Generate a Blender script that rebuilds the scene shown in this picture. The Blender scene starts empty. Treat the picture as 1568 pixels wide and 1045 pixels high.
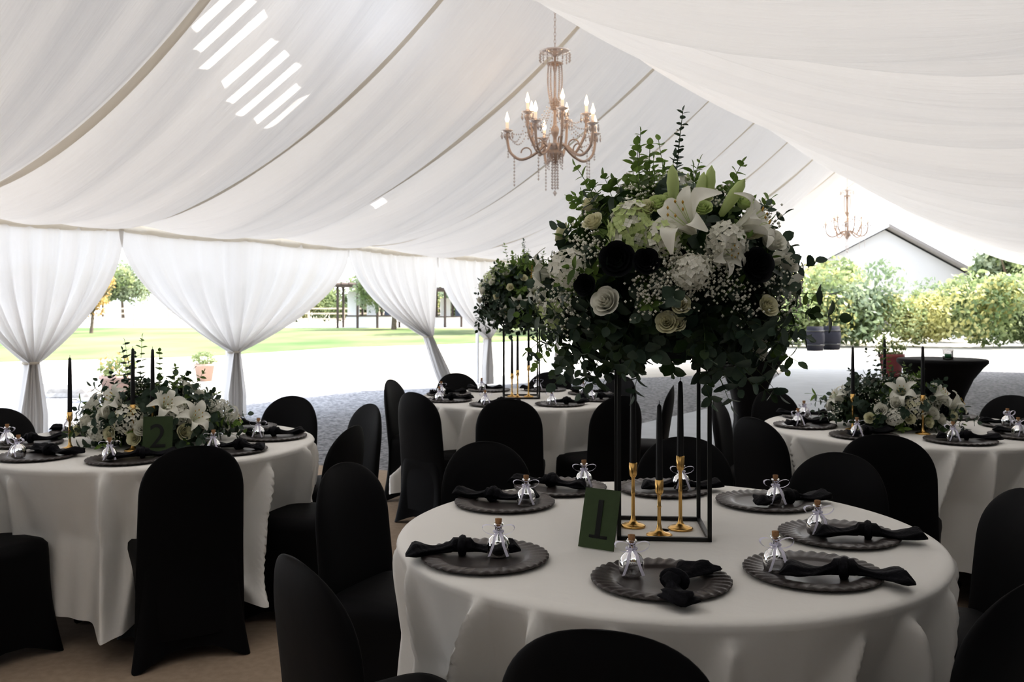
import bpy, math, random, bmesh
import numpy as np
from mathutils import Vector, Matrix
rng = random.Random(11)
nr = np.random.RandomState(5)
scene = bpy.context.scene
pi = math.pi

# ------------------------------------------------------------------ materials
def newmat(name):
    m = bpy.data.materials.new(name); m.use_nodes = True
    nt = m.node_tree; nt.nodes.clear()
    out = nt.nodes.new('ShaderNodeOutputMaterial')
    return m, nt, out

def pbr(name, col, rough=0.6, metal=0.0, noise=0.0, nscale=20, bump=0.0, bscale=60, trans=0.0,
        emis=None, estr=0, sheen=0.0, col2=None, coords='Object', stretch=(1,1,1), spec=0.5, ior=1.45):
    m, nt, out = newmat(name)
    b = nt.nodes.new('ShaderNodeBsdfPrincipled')
    b.inputs['Base Color'].default_value = (*col, 1)
    b.inputs['Roughness'].default_value = rough
    b.inputs['Metallic'].default_value = metal
    b.inputs['Transmission Weight'].default_value = trans
    b.inputs['Sheen Weight'].default_value = sheen
    b.inputs['Specular IOR Level'].default_value = spec
    b.inputs['IOR'].default_value = ior
    if emis:
        b.inputs['Emission Color'].default_value = (*emis, 1)
        b.inputs['Emission Strength'].default_value = estr
    nt.links.new(b.outputs[0], out.inputs[0])
    tc = nt.nodes.new('ShaderNodeTexCoord')
    mp = nt.nodes.new('ShaderNodeMapping'); mp.inputs['Scale'].default_value = stretch
    nt.links.new(tc.outputs[coords], mp.inputs[0])
    if noise > 0 or col2:
        n = nt.nodes.new('ShaderNodeTexNoise'); n.inputs['Scale'].default_value = nscale
        n.inputs['Detail'].default_value = 5
        nt.links.new(mp.outputs[0], n.inputs['Vector'])
        r = nt.nodes.new('ShaderNodeValToRGB')
        r.color_ramp.elements[0].position = 0.35; r.color_ramp.elements[1].position = 0.65
        c2 = col2 if col2 else tuple(max(0, c*(1-noise)) for c in col)
        r.color_ramp.elements[0].color = (*c2, 1); r.color_ramp.elements[1].color = (*col, 1)
        nt.links.new(n.outputs['Fac'], r.inputs[0]); nt.links.new(r.outputs[0], b.inputs['Base Color'])
    if bump > 0:
        n2 = nt.nodes.new('ShaderNodeTexNoise'); n2.inputs['Scale'].default_value = bscale
        n2.inputs['Detail'].default_value = 4
        nt.links.new(mp.outputs[0], n2.inputs['Vector'])
        bp = nt.nodes.new('ShaderNodeBump'); bp.inputs['Strength'].default_value = bump
        bp.inputs['Distance'].default_value = 0.02
        nt.links.new(n2.outputs['Fac'], bp.inputs['Height']); nt.links.new(bp.outputs[0], b.inputs['Normal'])
    return m

def cloth_tl(name, col, tl=0.5, transp=0.0, bump=0.4, stretch=(30, 1.2, 1), coords='UV', dist=0.02, tcol=None):
    """diffuse + translucent woven fabric"""
    m, nt, out = newmat(name)
    d = nt.nodes.new('ShaderNodeBsdfDiffuse'); d.inputs[0].default_value = (*col, 1)
    t = nt.nodes.new('ShaderNodeBsdfTranslucent'); t.inputs[0].default_value = (*(tcol or col), 1)
    mx = nt.nodes.new('ShaderNodeMixShader'); mx.inputs[0].default_value = tl
    nt.links.new(d.outputs[0], mx.inputs[1]); nt.links.new(t.outputs[0], mx.inputs[2])
    last = mx
    if transp > 0:
        tr = nt.nodes.new('ShaderNodeBsdfTransparent')
        m2 = nt.nodes.new('ShaderNodeMixShader'); m2.inputs[0].default_value = transp
        nt.links.new(mx.outputs[0], m2.inputs[1]); nt.links.new(tr.outputs[0], m2.inputs[2]); last = m2
    nt.links.new(last.outputs[0], out.inputs[0])
    if bump > 0:
        tc = nt.nodes.new('ShaderNodeTexCoord'); mp = nt.nodes.new('ShaderNodeMapping')
        mp.inputs['Scale'].default_value = stretch
        n = nt.nodes.new('ShaderNodeTexNoise'); n.inputs['Scale'].default_value = 1; n.inputs['Detail'].default_value = 5
        bp = nt.nodes.new('ShaderNodeBump'); bp.inputs['Strength'].default_value = bump; bp.inputs['Distance'].default_value = dist
        nt.links.new(tc.outputs[coords], mp.inputs[0]); nt.links.new(mp.outputs[0], n.inputs['Vector'])
        nt.links.new(n.outputs['Fac'], bp.inputs['Height'])
        nt.links.new(bp.outputs[0], d.inputs['Normal']); nt.links.new(bp.outputs[0], t.inputs['Normal'])
    return m

def leafmat(name, col, col2, tl=0.3, scale=12):
    m, nt, out = newmat(name)
    tc = nt.nodes.new('ShaderNodeTexCoord')
    n = nt.nodes.new('ShaderNodeTexNoise'); n.inputs['Scale'].default_value = scale; n.inputs['Detail'].default_value = 3
    r = nt.nodes.new('ShaderNodeValToRGB'); r.color_ramp.elements[0].position = 0.38; r.color_ramp.elements[1].position = 0.62
    r.color_ramp.elements[0].color = (*col, 1); r.color_ramp.elements[1].color = (*col2, 1)
    b = nt.nodes.new('ShaderNodeBsdfPrincipled'); b.inputs['Roughness'].default_value = 0.45
    b.inputs['Specular IOR Level'].default_value = 0.4
    t = nt.nodes.new('ShaderNodeBsdfTranslucent')
    mx = nt.nodes.new('ShaderNodeMixShader'); mx.inputs[0].default_value = tl
    nt.links.new(tc.outputs['Object'], n.inputs['Vector']); nt.links.new(n.outputs['Fac'], r.inputs[0])
    nt.links.new(r.outputs[0], b.inputs['Base Color']); nt.links.new(r.outputs[0], t.inputs[0])
    nt.links.new(b.outputs[0], mx.inputs[1]); nt.links.new(t.outputs[0], mx.inputs[2]); nt.links.new(mx.outputs[0], out.inputs[0])
    return m

M_liner = cloth_tl('liner_fabric', (0.87, 0.86, 0.845), tl=0.45, bump=0.5, stretch=(14, 1.0, 1), dist=0.03)
M_curtain = cloth_tl('sheer_curtain', (0.78, 0.76, 0.735), tl=0.30, transp=0.015, bump=0.35, stretch=(40, 1.0, 1))
M_blockwall = cloth_tl('light_block_fabric', (0.26, 0.26, 0.26), tl=0.04, bump=0.0)  # kept dark so the added unseen walls bounce little light
M_seam = cloth_tl('seam_webbing', (0.82, 0.77, 0.68), tl=0.5, bump=0.0)
M_cloth = pbr('white_linen', (0.85, 0.832, 0.79), rough=0.75, bump=0.25, bscale=7, sheen=0.1, spec=0.25)
M_spandex = pbr('black_spandex', (0.005, 0.005, 0.006), rough=0.62, bump=0.05, bscale=14, sheen=0.0, spec=0.2)
M_charger = pbr('charger_black', (0.058, 0.049, 0.047), rough=0.32, spec=0.5, bump=0.03, bscale=200)
M_napkin = pbr('black_napkin', (0.006, 0.006, 0.009), rough=0.7, bump=0.5, bscale=35, spec=0.2)
M_glass = pbr('clear_glass', (0.97, 0.98, 1.0), rough=0.02, trans=1.0)
M_cork = pbr('cork', (0.45, 0.25, 0.12), rough=0.8, noise=0.4, nscale=120)
M_ribbon = pbr('white_ribbon', (0.82, 0.80, 0.92), rough=0.5)
M_gold = pbr('brushed_gold', (0.80, 0.52, 0.20), rough=0.25, metal=1.0)
M_candle = pbr('black_wax', (0.012, 0.012, 0.014), rough=0.45)
M_metalblk = pbr('black_metal', (0.01, 0.01, 0.01), rough=0.4, spec=0.5)
M_sign = pbr('green_sign_card', (0.048, 0.078, 0.028), rough=0.6, noise=0.1, nscale=40)
M_ink = pbr('black_ink', (0.006, 0.007, 0.006), rough=0.35)
M_wood = pbr('table_wood', (0.3, 0.2, 0.12), rough=0.6, noise=0.3)
M_post = pbr('white_post', (0.8, 0.8, 0.8), rough=0.4)
M_brass = pbr('champagne_metal', (0.58, 0.45, 0.37), rough=0.4, metal=0.35)
M_crystal = pbr('crystal', (0.93, 0.84, 0.80), rough=0.05, trans=0.4)
M_sleeve = pbr('candle_sleeve', (0.88, 0.80, 0.70), rough=0.4, emis=(1, .7, .45), estr=.25)
M_bulb = pbr('warm_bulb', (1, 0.8, 0.5), emis=(1.0, 0.66, 0.36), estr=14)
# botanical
L_euc = leafmat('eucalyptus_leaf', (0.034, 0.064, 0.044), (0.105, 0.150, 0.108), tl=0.22)
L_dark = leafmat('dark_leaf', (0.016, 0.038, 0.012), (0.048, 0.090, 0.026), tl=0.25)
L_light = leafmat('fresh_leaf', (0.10, 0.17, 0.038), (0.23, 0.34, 0.09), tl=0.45)
L_stem = pbr('green_stem', (0.08, 0.12, 0.04), rough=0.6)
F_white = cloth_tl('white_petal', (0.90, 0.89, 0.80), tl=0.25, bump=0)
F_cream = cloth_tl('cream_petal', (0.86, 0.84, 0.62), tl=0.25, bump=0)
F_green = cloth_tl('green_petal', (0.68, 0.78, 0.40), tl=0.3, bump=0)
F_black = pbr('black_petal', (0.006, 0.007, 0.010), rough=0.6)
F_stamen = pbr('stamen', (0.5, 0.3, 0.05), rough=0.6)

# ------------------------------------------------------------------ mesh builder
class MB:
    def __init__(s): s.v = []; s.f = []; s.m = []; s.n = 0
    def add(s, verts, faces, mat=0):
        verts = np.asarray(verts, dtype=float); o = s.n
        s.v.append(verts); s.n += len(verts)
        for f in faces: s.f.append([i + o for i in f])
        s.m.extend([mat] * len(faces))
    def mesh(s, name, mats, smooth=True):
        me = bpy.data.meshes.new(name)
        me.from_pydata(np.concatenate(s.v).tolist(), [], s.f)
        for m in mats: me.materials.append(m)
        me.polygons.foreach_set('material_index', s.m)
        me.polygons.foreach_set('use_smooth', [smooth] * len(s.f))
        me.update(); return me

def place(name, me, loc=(0, 0, 0), rz=0.0, scale=1.0, rx=0.0, ry=0.0, parent=None):
    o = bpy.data.objects.new(name, me); scene.collection.objects.link(o)
    o.location = loc; o.rotation_euler = (rx, ry, rz)
    o.scale = (scale,) * 3 if not isinstance(scale, tuple) else scale
    if parent: o.parent = parent
    return o

def grid_faces(nu, nv, cu=False, cv=False):
    F = []
    for i in range(nu if cu else nu - 1):
        for j in range(nv if cv else nv - 1):
            a = i * nv + j; b = ((i + 1) % nu) * nv + j
            c = ((i + 1) % nu) * nv + (j + 1) % nv; d = i * nv + (j + 1) % nv
            F.append([a, b, c, d])
    return F

def grid_obj(name, P, UV, mats):
    nu, nv = P.shape[:2]
    me = bpy.data.meshes.new(name)
    F = grid_faces(nu, nv)
    me.from_pydata(P.reshape(-1, 3).tolist(), [], F)
    uvl = me.uv_layers.new(name='UVMap')
    idx = np.array(F).reshape(-1)
    uvl.data.foreach_set('uv', UV.reshape(-1, 2)[idx].reshape(-1))
    for m in mats: me.materials.append(m)
    me.polygons.foreach_set('use_smooth', [True] * len(F)); me.update()
    return place(name, me)

def lathe(mb, prof, seg=20, mat=0, c=(0, 0, 0), R=None):
    prof = np.array(prof, float); a = np.linspace(0, 2 * pi, seg, endpoint=False)
    V = np.zeros((len(prof), seg, 3))
    V[:, :, 0] = prof[:, :1] * np.cos(a); V[:, :, 1] = prof[:, :1] * np.sin(a); V[:, :, 2] = prof[:, 1:2]
    V = V.reshape(-1, 3)
    if R is not None: V = V @ R.T
    mb.add(V + np.array(c), grid_faces(len(prof), seg, False, True), mat)

def tube(mb, path, rad, seg=6, mat=0):
    path = np.array(path, float); n = len(path)
    if np.isscalar(rad): rad = [rad] * n
    tan = np.gradient(path, axis=0); tan /= (np.linalg.norm(tan, axis=1, keepdims=True) + 1e-9)
    ref = np.array([0, 0, 1.0]) if abs(tan[0][2]) < 0.9 else np.array([1.0, 0, 0])
    V = np.zeros((n, seg, 3)); a = np.linspace(0, 2 * pi, seg, endpoint=False)
    for i in range(n):
        u = np.cross(tan[i], ref); u /= (np.linalg.norm(u) + 1e-9); w = np.cross(u, tan[i]); ref = w
        V[i] = path[i] + rad[i] * (np.outer(np.cos(a), u) + np.outer(np.sin(a), w))
    mb.add(V.reshape(-1, 3), grid_faces(n, seg, False, True), mat)

def box(mb, lo, hi, mat=0):
    x0, y0, z0 = lo; x1, y1, z1 = hi
    V = [(x0, y0, z0), (x1, y0, z0), (x1, y1, z0), (x0, y1, z0), (x0, y0, z1), (x1, y0, z1), (x1, y1, z1), (x0, y1, z1)]
    mb.add(V, [[0, 3, 2, 1], [4, 5, 6, 7], [0, 1, 5, 4], [1, 2, 6, 5], [2, 3, 7, 6], [3, 0, 4, 7]], mat)

OCT_V = np.array([(1, 0, 0), (-1, 0, 0), (0, 1, 0), (0, -1, 0), (0, 0, 1), (0, 0, -1)], float)
OCT_F = [[0, 2, 4], [2, 1, 4], [1, 3, 4], [3, 0, 4], [2, 0, 5], [1, 2, 5], [3, 1, 5], [0, 3, 5]]
def octa(mb, c, r, mat=0, zs=1.0):
    mb.add(OCT_V * np.array([r, r, r * zs]) + np.array(c), OCT_F, mat)

def norm(v):
    v = np.array(v, float); return v / (np.linalg.norm(v) + 1e-9)
def frame(d, up=None):
    y = norm(d)
    if up is None: up = nr.randn(3)
    x = np.cross(y, up); x = norm(x) if np.linalg.norm(x) > 1e-4 else norm(np.cross(y, [0.3, 1, 0.2]))
    z = np.cross(x, y)
    return np.stack([x, y, z], axis=1)  # columns
def frame_z(d):
    z = norm(d); x = norm(np.cross(z, nr.randn(3))); y = np.cross(z, x)
    return np.stack([x, y, z], axis=1)

def leaf_template(wprof):
    rows = [0, .22, .5, .8, 1.0]; V = []
    for y, w in zip(rows, wprof):
        zb = -0.18 * y * y
        V += [(-w, y, zb + 0.10 * w), (0, y, zb - 0.04), (w, y, zb + 0.10 * w)]
    return np.array(V), grid_faces(5, 3)
LEAF_ROUND = leaf_template([.06, .36, .44, .30, .03])
LEAF_LONG = leaf_template([.04, .20, .22, .12, .0])
def leaf(mb, p, d, up, L, tmpl, mat):
    V, F = tmpl
    mb.add((V * L) @ frame(d, up).T + p, F, mat)

def sprig(mb, p0, d, L, n, ll, tmpl, lm, sm, droop=0.0, start=0.25, paired=True, stem=0.0018, taper=0.5):
    p0 = np.array(p0, float); d = norm(d); S = np.linspace(0, 1, 7)
    bend = nr.randn(3) * 0.10 * L
    path = np.array([p0 + d * L * s + bend * s * s + np.array([0, 0, -droop * L]) * s * s for s in S])
    tube(mb, path, [stem * (1 - .6 * s) for s in S], 4, sm)
    a0 = rng.random() * pi
    for k in range(n):
        s = start + (1 - start) * (k + 0.5) / n
        p = p0 + d * L * s + bend * s * s + np.array([0, 0, -droop * L]) * s * s
        tg = norm(d * L + 2 * bend * s + np.array([0, 0, -2 * droop * L]) * s)
        Fm = frame(tg, np.array([0.2, 0.1, 1.0])); a = a0 + k * 1.57 * (1 if paired else 0.87)
        for sg in ((1, -1) if paired else (1,)):
            side = (Fm[:, 0] * math.cos(a) + Fm[:, 2] * math.sin(a)) * sg
            dd = norm(side * 0.9 + tg * 0.5 + nr.randn(3) * .15)
            leaf(mb, p, dd, tg + nr.randn(3) * .2, ll * (1 - taper * s * 0.8) * rng.uniform(.8, 1.2), tmpl, lm)
    leaf(mb, path[-1], norm(path[-1] - path[-2]), None, ll * .5, tmpl, lm)

def petal(mb, R3, c, a, half, r_of, z_of, nv=6, nu=7, mat=0, tipcut=0.25):
    V = []
    for i in range(nv):
        v = i / (nv - 1)
        for j in range(nu):
            u = -1 + 2 * j / (nu - 1)
            ve = v * (1 - tipcut * abs(u) ** 3)
            ang = a + u * half * (0.75 + .25 * math.sin(pi * min(1, v)))
            r = r_of(ve); V.append((r * math.cos(ang), r * math.sin(ang), z_of(ve)))
    mb.add(np.array(V) @ R3.T + c, grid_faces(nv, nu), mat)

def rose(mb, c, d, R, mat):
    R3 = frame_z(d); c = np.array(c)
    for k, (n, op, hh) in enumerate([(2, .14, 1.30), (3, .30, 1.28), (4, .48, 1.20), (5, .68, 1.08), (5, .90, .90)]):
        for i in range(n):
            a = 2 * pi * i / n + k * 1.1 + rng.uniform(-.15, .15)
            H = R * hh * rng.uniform(.94, 1.04)
            petal(mb, R3, c, a, pi / n * 1.45, lambda v, op=op: R * op * (.35 + .65 * v ** .5) * (1 + .16 * v ** 5) if v > 0 else 0.0,
                  lambda v, H=H, op=op: H * (v - .16 * op * v ** 6), mat=mat, tipcut=.14)

def lily(mb, c, d, L, mat, gm, stm):
    R3 = frame_z(d); c = np.array(c)
    for i in range(6):
        a = i * pi / 3; w = L * (.25 if i % 2 else .19); V = []
        Lp = L * rng.uniform(.88, 1.12); cu = rng.uniform(.2, .7)
        for k in range(9):
            s = k / 8
            r = Lp * (.06 + .80 * s ** 1.4); z = Lp * (.85 * math.sin(min(s * 1.05, 1.0) * pi * .5) - cu * max(0, s - .6) ** 1.3 * 2)
            ww = w * math.sin(pi * min(.97, .12 + .85 * s)) ** .8
            for u in (-1, -.5, 0, .5, 1):
                tx = -math.sin(a); ty = math.cos(a)
                V.append((r * math.cos(a) + tx * ww * u, r * math.sin(a) + ty * ww * u, z + .35 * ww * u * u + L * .02 * math.sin(4 * s * pi + i) * abs(u)))
        mb.add(np.array(V) @ R3.T + c, grid_faces(9, 5), mat)
    for i in range(6):
        a = i * pi / 3 + .3
        tip = np.array([math.cos(a) * L * .2, math.sin(a) * L * .2, L * .85])
        tube(mb, [c, c + R3 @ (tip * .6), c + R3 @ tip], L * .008, 3, gm)
        octa(mb, c + R3 @ tip, L * .03, stm, 1.6)
def lily_bud(mb, c, d, L, mat):
    z = norm(d); x = norm(np.cross(z, [.3, .9, .1])); y = np.cross(z, x); R3 = np.stack([x, y, z], 1)
    lathe(mb, [(0, 0), (L * .07, L * .05), (L * .12, L * .35), (L * .14, L * .6), (L * .10, L * .85), (0, L)], 8, mat, c, R3)

def fib(n):
    i = np.arange(n) + .5; ph = np.arccos(1 - 2 * i / n); th = pi * (1 + 5 ** .5) * i
    return np.stack([np.cos(th) * np.sin(ph), np.sin(th) * np.sin(ph), np.cos(ph)], 1)
def hydrangea(mb, c, R, mats, n=80, squash=(1, 1, 1), fs=.011):
    c = np.array(c)
    for p in fib(n):
        q = p * R * rng.uniform(.88, 1.08) * np.array(squash)
        F3 = frame_z(p + nr.randn(3) * .25); V = []; F = []
        for k in range(4):
            a = k * pi / 2; ca, sa = math.cos(a), math.sin(a)
            pts = [(0, 0, 0), (.6 * fs, -.55 * fs, .2 * fs), (1.25 * fs, 0, .35 * fs), (.6 * fs, .55 * fs, .2 * fs)]
            o = len(V)
            V += [(x * ca - y * sa, x * sa + y * ca, z) for x, y, z in pts]; F.append([o, o + 1, o + 2, o + 3])
        mb.add(np.array(V) @ F3.T + c + q, F, rng.choice(mats))
def babys(mb, c, R, n, mat, sm, org):
    c = np.array(c)
    for _ in range(n):
        p = c + nr.randn(3) * R * .55
        octa(mb, p, rng.uniform(.0028, .0052), mat)
    for _ in range(6):
        tube(mb, [org, c + nr.randn(3) * R * .4], .0007, 3, sm)

MATS_FL = [L_stem, L_euc, L_dark, L_light, F_white, F_cream, F_green, F_black, F_stamen]
def ellip_pt(dx, dz, rad, back=False):
    k = 1 - (dx / rad[0]) ** 2 - (dz / rad[2]) ** 2
    y = rad[1] * math.sqrt(max(0.03, k)); return np.array([dx, y if back else -y, dz])

def tall_flowers():
    mb = MB(); rad = np.array([.34, .34, .27])
    O = np.array([0, 0, -.10])
    # eucalyptus body
    for i, p in enumerate(fib(240)):
        if p[2] < -.72: continue
        d = norm(p + nr.randn(3) * .12)
        R = np.linalg.norm(d * rad); low = p[2] < 0.1
        L = R * rng.uniform(.85, 1.10) + (.01 if low else 0)
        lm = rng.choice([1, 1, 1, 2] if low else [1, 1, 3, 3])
        tm = LEAF_ROUND if lm != 3 else LEAF_LONG
        sprig(mb, O * .4 + d * .04, d, L, 6, rng.uniform(.052, .074), tm, lm, 0, droop=.09 if low else .03, start=.35)
    # dense inner dark leaves
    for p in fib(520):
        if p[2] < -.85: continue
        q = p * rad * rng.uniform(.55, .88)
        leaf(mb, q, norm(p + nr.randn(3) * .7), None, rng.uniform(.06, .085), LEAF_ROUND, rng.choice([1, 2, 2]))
    # hanging sprigs below (round the rim)
    for i in range(34):
        a = rng.random() * 2 * pi; r = rng.uniform(.20, .33)
        p = np.array([math.cos(a) * r, math.sin(a) * r, rng.uniform(-.12, -.03)])
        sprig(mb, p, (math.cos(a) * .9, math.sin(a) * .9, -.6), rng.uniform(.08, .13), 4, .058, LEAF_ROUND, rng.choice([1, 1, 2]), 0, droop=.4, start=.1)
    # tall light spikes on top
    spikes = [(-.12, .49, 'c'), (-.045, .37, 'l'), (0.025, .50, 'e'), (.0, .34, 'c'), (.20, .32, 'l'), (.11, .31, 'c'), (-.20, .31, 'l'), (-.14, .38, 'l'),
              (-.25, .26, 'l'), (.24, .30, 'c'), (-.07, .40, 'l'), (.08, .34, 'c'), (-.30, .2, 'l'), (.29, .24, 'l'), (-.02, .30, 'l'), (.05, .38, 'l')]
    for x, h, k in spikes:
        y = rng.uniform(-.10, .12); b = np.array([x * .45, y * .5, .05]); tip = np.array([x, y, h]); dd = tip - b
        if k == 'e': sprig(mb, b, dd, np.linalg.norm(dd), 17, .034, LEAF_ROUND, 1, 0, start=.35, taper=.6, stem=.0025)
        elif k == 'l': sprig(mb, b, dd, np.linalg.norm(dd), 10, .045, LEAF_ROUND, 3, 0, start=.35, stem=.0022)
        else: sprig(mb, b, dd, np.linalg.norm(dd), 13, .038, LEAF_LONG, 3, 0, start=.3, stem=.0022)
    for i in range(34):
        a = rng.random() * 2 * pi; r = rng.uniform(.05, .32); x, y = r * math.cos(a), r * math.sin(a)
        b = np.array([x * .5, y * .5, .08]); tip = np.array([x * 1.1, y * 1.1, rng.uniform(.22, .34)])
        sprig(mb, b, tip - b, np.linalg.norm(tip - b), 8, .05, rng.choice([LEAF_ROUND, LEAF_LONG]), rng.choice([3, 3, 3, 1]), 0, start=.3)
    # side wisps
    for sx in (-1, 1):
        for k in range(8):
            d = np.array([sx, rng.uniform(-.5, .5), rng.uniform(-.6, .2)])
            sprig(mb, d * .15, d, rng.uniform(.24, .31), 8, .042, LEAF_ROUND, rng.choice([1, 3]), 0, droop=.10, start=.3)
    rose_big = rad * 1.06
    def at(px, py, back=False, k=1.0):  # flower spot on the dome (metres, local)
        return ellip_pt(px * k, py * k, rose_big, back)
    # front feature flowers (x, z)
    hydrangea(mb, at(-.135, .125), .064, [4, 6, 6], 120, (.85, .8, 1.2), .013)
    hydrangea(mb, at(-.06, .10) + [0, -.01, 0], .042, [6, 4], 70)
    hydrangea(mb, at(.005, .012) + [0, -.03, 0], .042, [4], 90)
    hydrangea(mb, at(.10, .085) + [0, -.02, 0], .050, [4], 100)
    hydrangea(mb, at(-.29, .03), .05, [4], 80)
    lily(mb, at(.02, .115) + [0, -.01, 0], (-.6, -.65, .55), .12, 4, 6, 8)
    lily(mb, at(.13, .12), (.9, -.5, .45), .11, 4, 6, 8)
    lily(mb, at(.07, .07) + [0, -.01, 0], (.5, -.6, -.1), .075, 4, 6, 8)
    lily_bud(mb, at(-.02, .18), (-.1, -.35, .9), .12, 6); lily_bud(mb, at(.04, .18), (.15, -.2, .95), .10, 6)
    lily_bud(mb, at(.10, .16), (.45, -.45, .8), .12, 6); lily_bud(mb, at(.07, .19), (.05, -.3, .9), .11, 6)
    for x, z, s, m in [(-.19, -.07, .040, 4), (-.045, -.12, .030, 5), (-.015, -.075, .026, 5), (-.02, -.12, .024, 5), (.17, .11, .036, 5), (.235, .085, .038, 4),
                       (.24, -.20, .03, 4), (-.06, .18, .032, 6), (-.03, .195, .026, 6), (.06, .2, .028, 5), (.29, .03, .030, 4), (.05, .17, .028, 6), (-.09, .17, .030, 5),
                       (.20, .15, .032, 4), (.22, -.08, .03, 5), (-.22, .14, .03, 5), (.18, .19, .028, 6)]:
        p = at(x, z); rose(mb, p, norm(p + np.array([-.06, -.1, .22])), s, m)
    for x, z, s in [(-.165, .040, .046), (-.10, .035, .034), (.165, .025, .046), (-.24, -.02, .030)]:
        p = at(x, z) * 1.03; rose(mb, p, norm(p + np.array([0, -.3, .05])), s, 7)
    # rest of the dome
    for i, p in enumerate(fib(60)):
        if p[1] < -.25 or p[2] < -.45: continue
        q = p * rad * .98
        k = i % 4
        if k == 0: hydrangea(mb, q, .05, [4, 6], 70)
        elif k == 1: rose(mb, q, p, .036, 4)
        elif k == 2: rose(mb, q, p, .032, rng.choice([5, 7]))
        else: lily(mb, q * .95, p, .085, 4, 6, 8)
    for x, z in [(-.06, .0), (-.04, .04), (-.04, -.01), (.06, -.02), (.09, .02), (-.12, -.04), (-.22, .07), (-.03, .05), (.05, .04), (.12, -.03), (.22, .0),
                 (.0, -.05), (-.08, -.06), (-.25, .10), (.1, .21), (-.1, .22), (.28, -.05), (-.3, -.04), (.22, .15), (-.06, -.03), (.14, -.08), (-.27, -.1), (.03, -.02)]:
        p = at(x, z) * 1.03; babys(mb, p, .04, 50, 4, 0, p * .6)
    for i in range(18):
        p = norm(nr.randn(3) + [0, .5, .2]) * rad * 1.05; babys(mb, p, .04, 30, 4, 0, p * .6)
    return mb.mesh('tall_flowers', MATS_FL)

def low_flowers():
    mb = MB(); rad = np.array([.33, .25, .18])
    for p in fib(240):
        if p[2] < -.15: continue
        d = norm(p + nr.randn(3) * .15); L = np.linalg.norm(d * rad) * rng.uniform(.85, 1.15)
        lm = rng.choice([1, 1, 1, 2, 3]); sprig(mb, d * .03, d, L, 6, rng.uniform(.045, .065), LEAF_ROUND if lm != 3 else LEAF_LONG, lm, 0, droop=.08, start=.3)
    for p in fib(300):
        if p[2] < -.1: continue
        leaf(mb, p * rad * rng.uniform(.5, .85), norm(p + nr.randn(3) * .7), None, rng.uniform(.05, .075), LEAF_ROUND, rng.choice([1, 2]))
    for i in range(16):
        a = i / 16 * 2 * pi; d = np.array([math.cos(a) * 1.3, math.sin(a), .12])
        sprig(mb, d * .08 + [0, 0, .04], d, rng.uniform(.24, .30), 7, .05, LEAF_ROUND, rng.choice([1, 1, 3]), 0, droop=.14, start=.35)
    for x, h in [(-.10, .36), (-.16, .33), (.02, .34), (-.05, .31), (.12, .29), (.2, .26), (-.24, .27), (-.13, .39)]:
        b = np.array([x * .5, 0, .06]); tip = np.array([x, rng.uniform(-.05, .05), h])
        sprig(mb, b, tip - b, np.linalg.norm(tip - b), 9, .036, LEAF_ROUND, rng.choice([1, 3]), 0, start=.3)
    def at(x, z): return ellip_pt(x, z, rad * 1.04)
    hydrangea(mb, at(-.02, .08), .062, [4, 4, 5], 120); hydrangea(mb, at(.16, .10), .048, [4], 80); hydrangea(mb, at(-.15, .03), .042, [4], 70)
    for x, z, dx in [(.11, .11, .5), (-.06, .13, -.6), (.22, .06, .8)]: lily(mb, at(x, z), (dx, -.6, .6), .095, 4, 6, 8)
    for x, z, s, m in [(-.12, .09, .036, 4), (.05, .04, .036, 4), (.2, .02, .036, 5), (-.2, .06, .034, 4), (.10, .14, .03, 7), (-.02, .14, .028, 7), (.02, .0, .03, 5), (-.25, .02, .03, 5),
                       (.26, .05, .03, 4), (.10, .01, .032, 4), (-.08, .02, .03, 5), (.13, .05, .034, 7)]:
        p = at(x, z); rose(mb, p, p + [0, 0, .05], s, m)
    for i, p in enumerate(fib(60)):
        if p[1] < 0.1 or p[2] < .05: continue
        q = p * rad
        if i % 3 == 0: hydrangea(mb, q, .045, [4], 60)
        elif i % 3 == 1: rose(mb, q, p, .034, rng.choice([4, 5, 7]))
        else: lily(mb, q * .95, p, .08, 4, 6, 8)
    for i in range(24):
        p = norm([rng.uniform(-1, 1), rng.uniform(-1, .4), rng.uniform(0.05, 1)]) * rad * 1.05; babys(mb, p, .035, 40, 4, 0, p * .6)
    lathe(mb, [(0, -.05), (.10, -.05), (.12, -.02), (.12, 0.02), (.09, .03)], 20, 2)
    return mb.mesh('low_flowers', MATS_FL)

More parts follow.
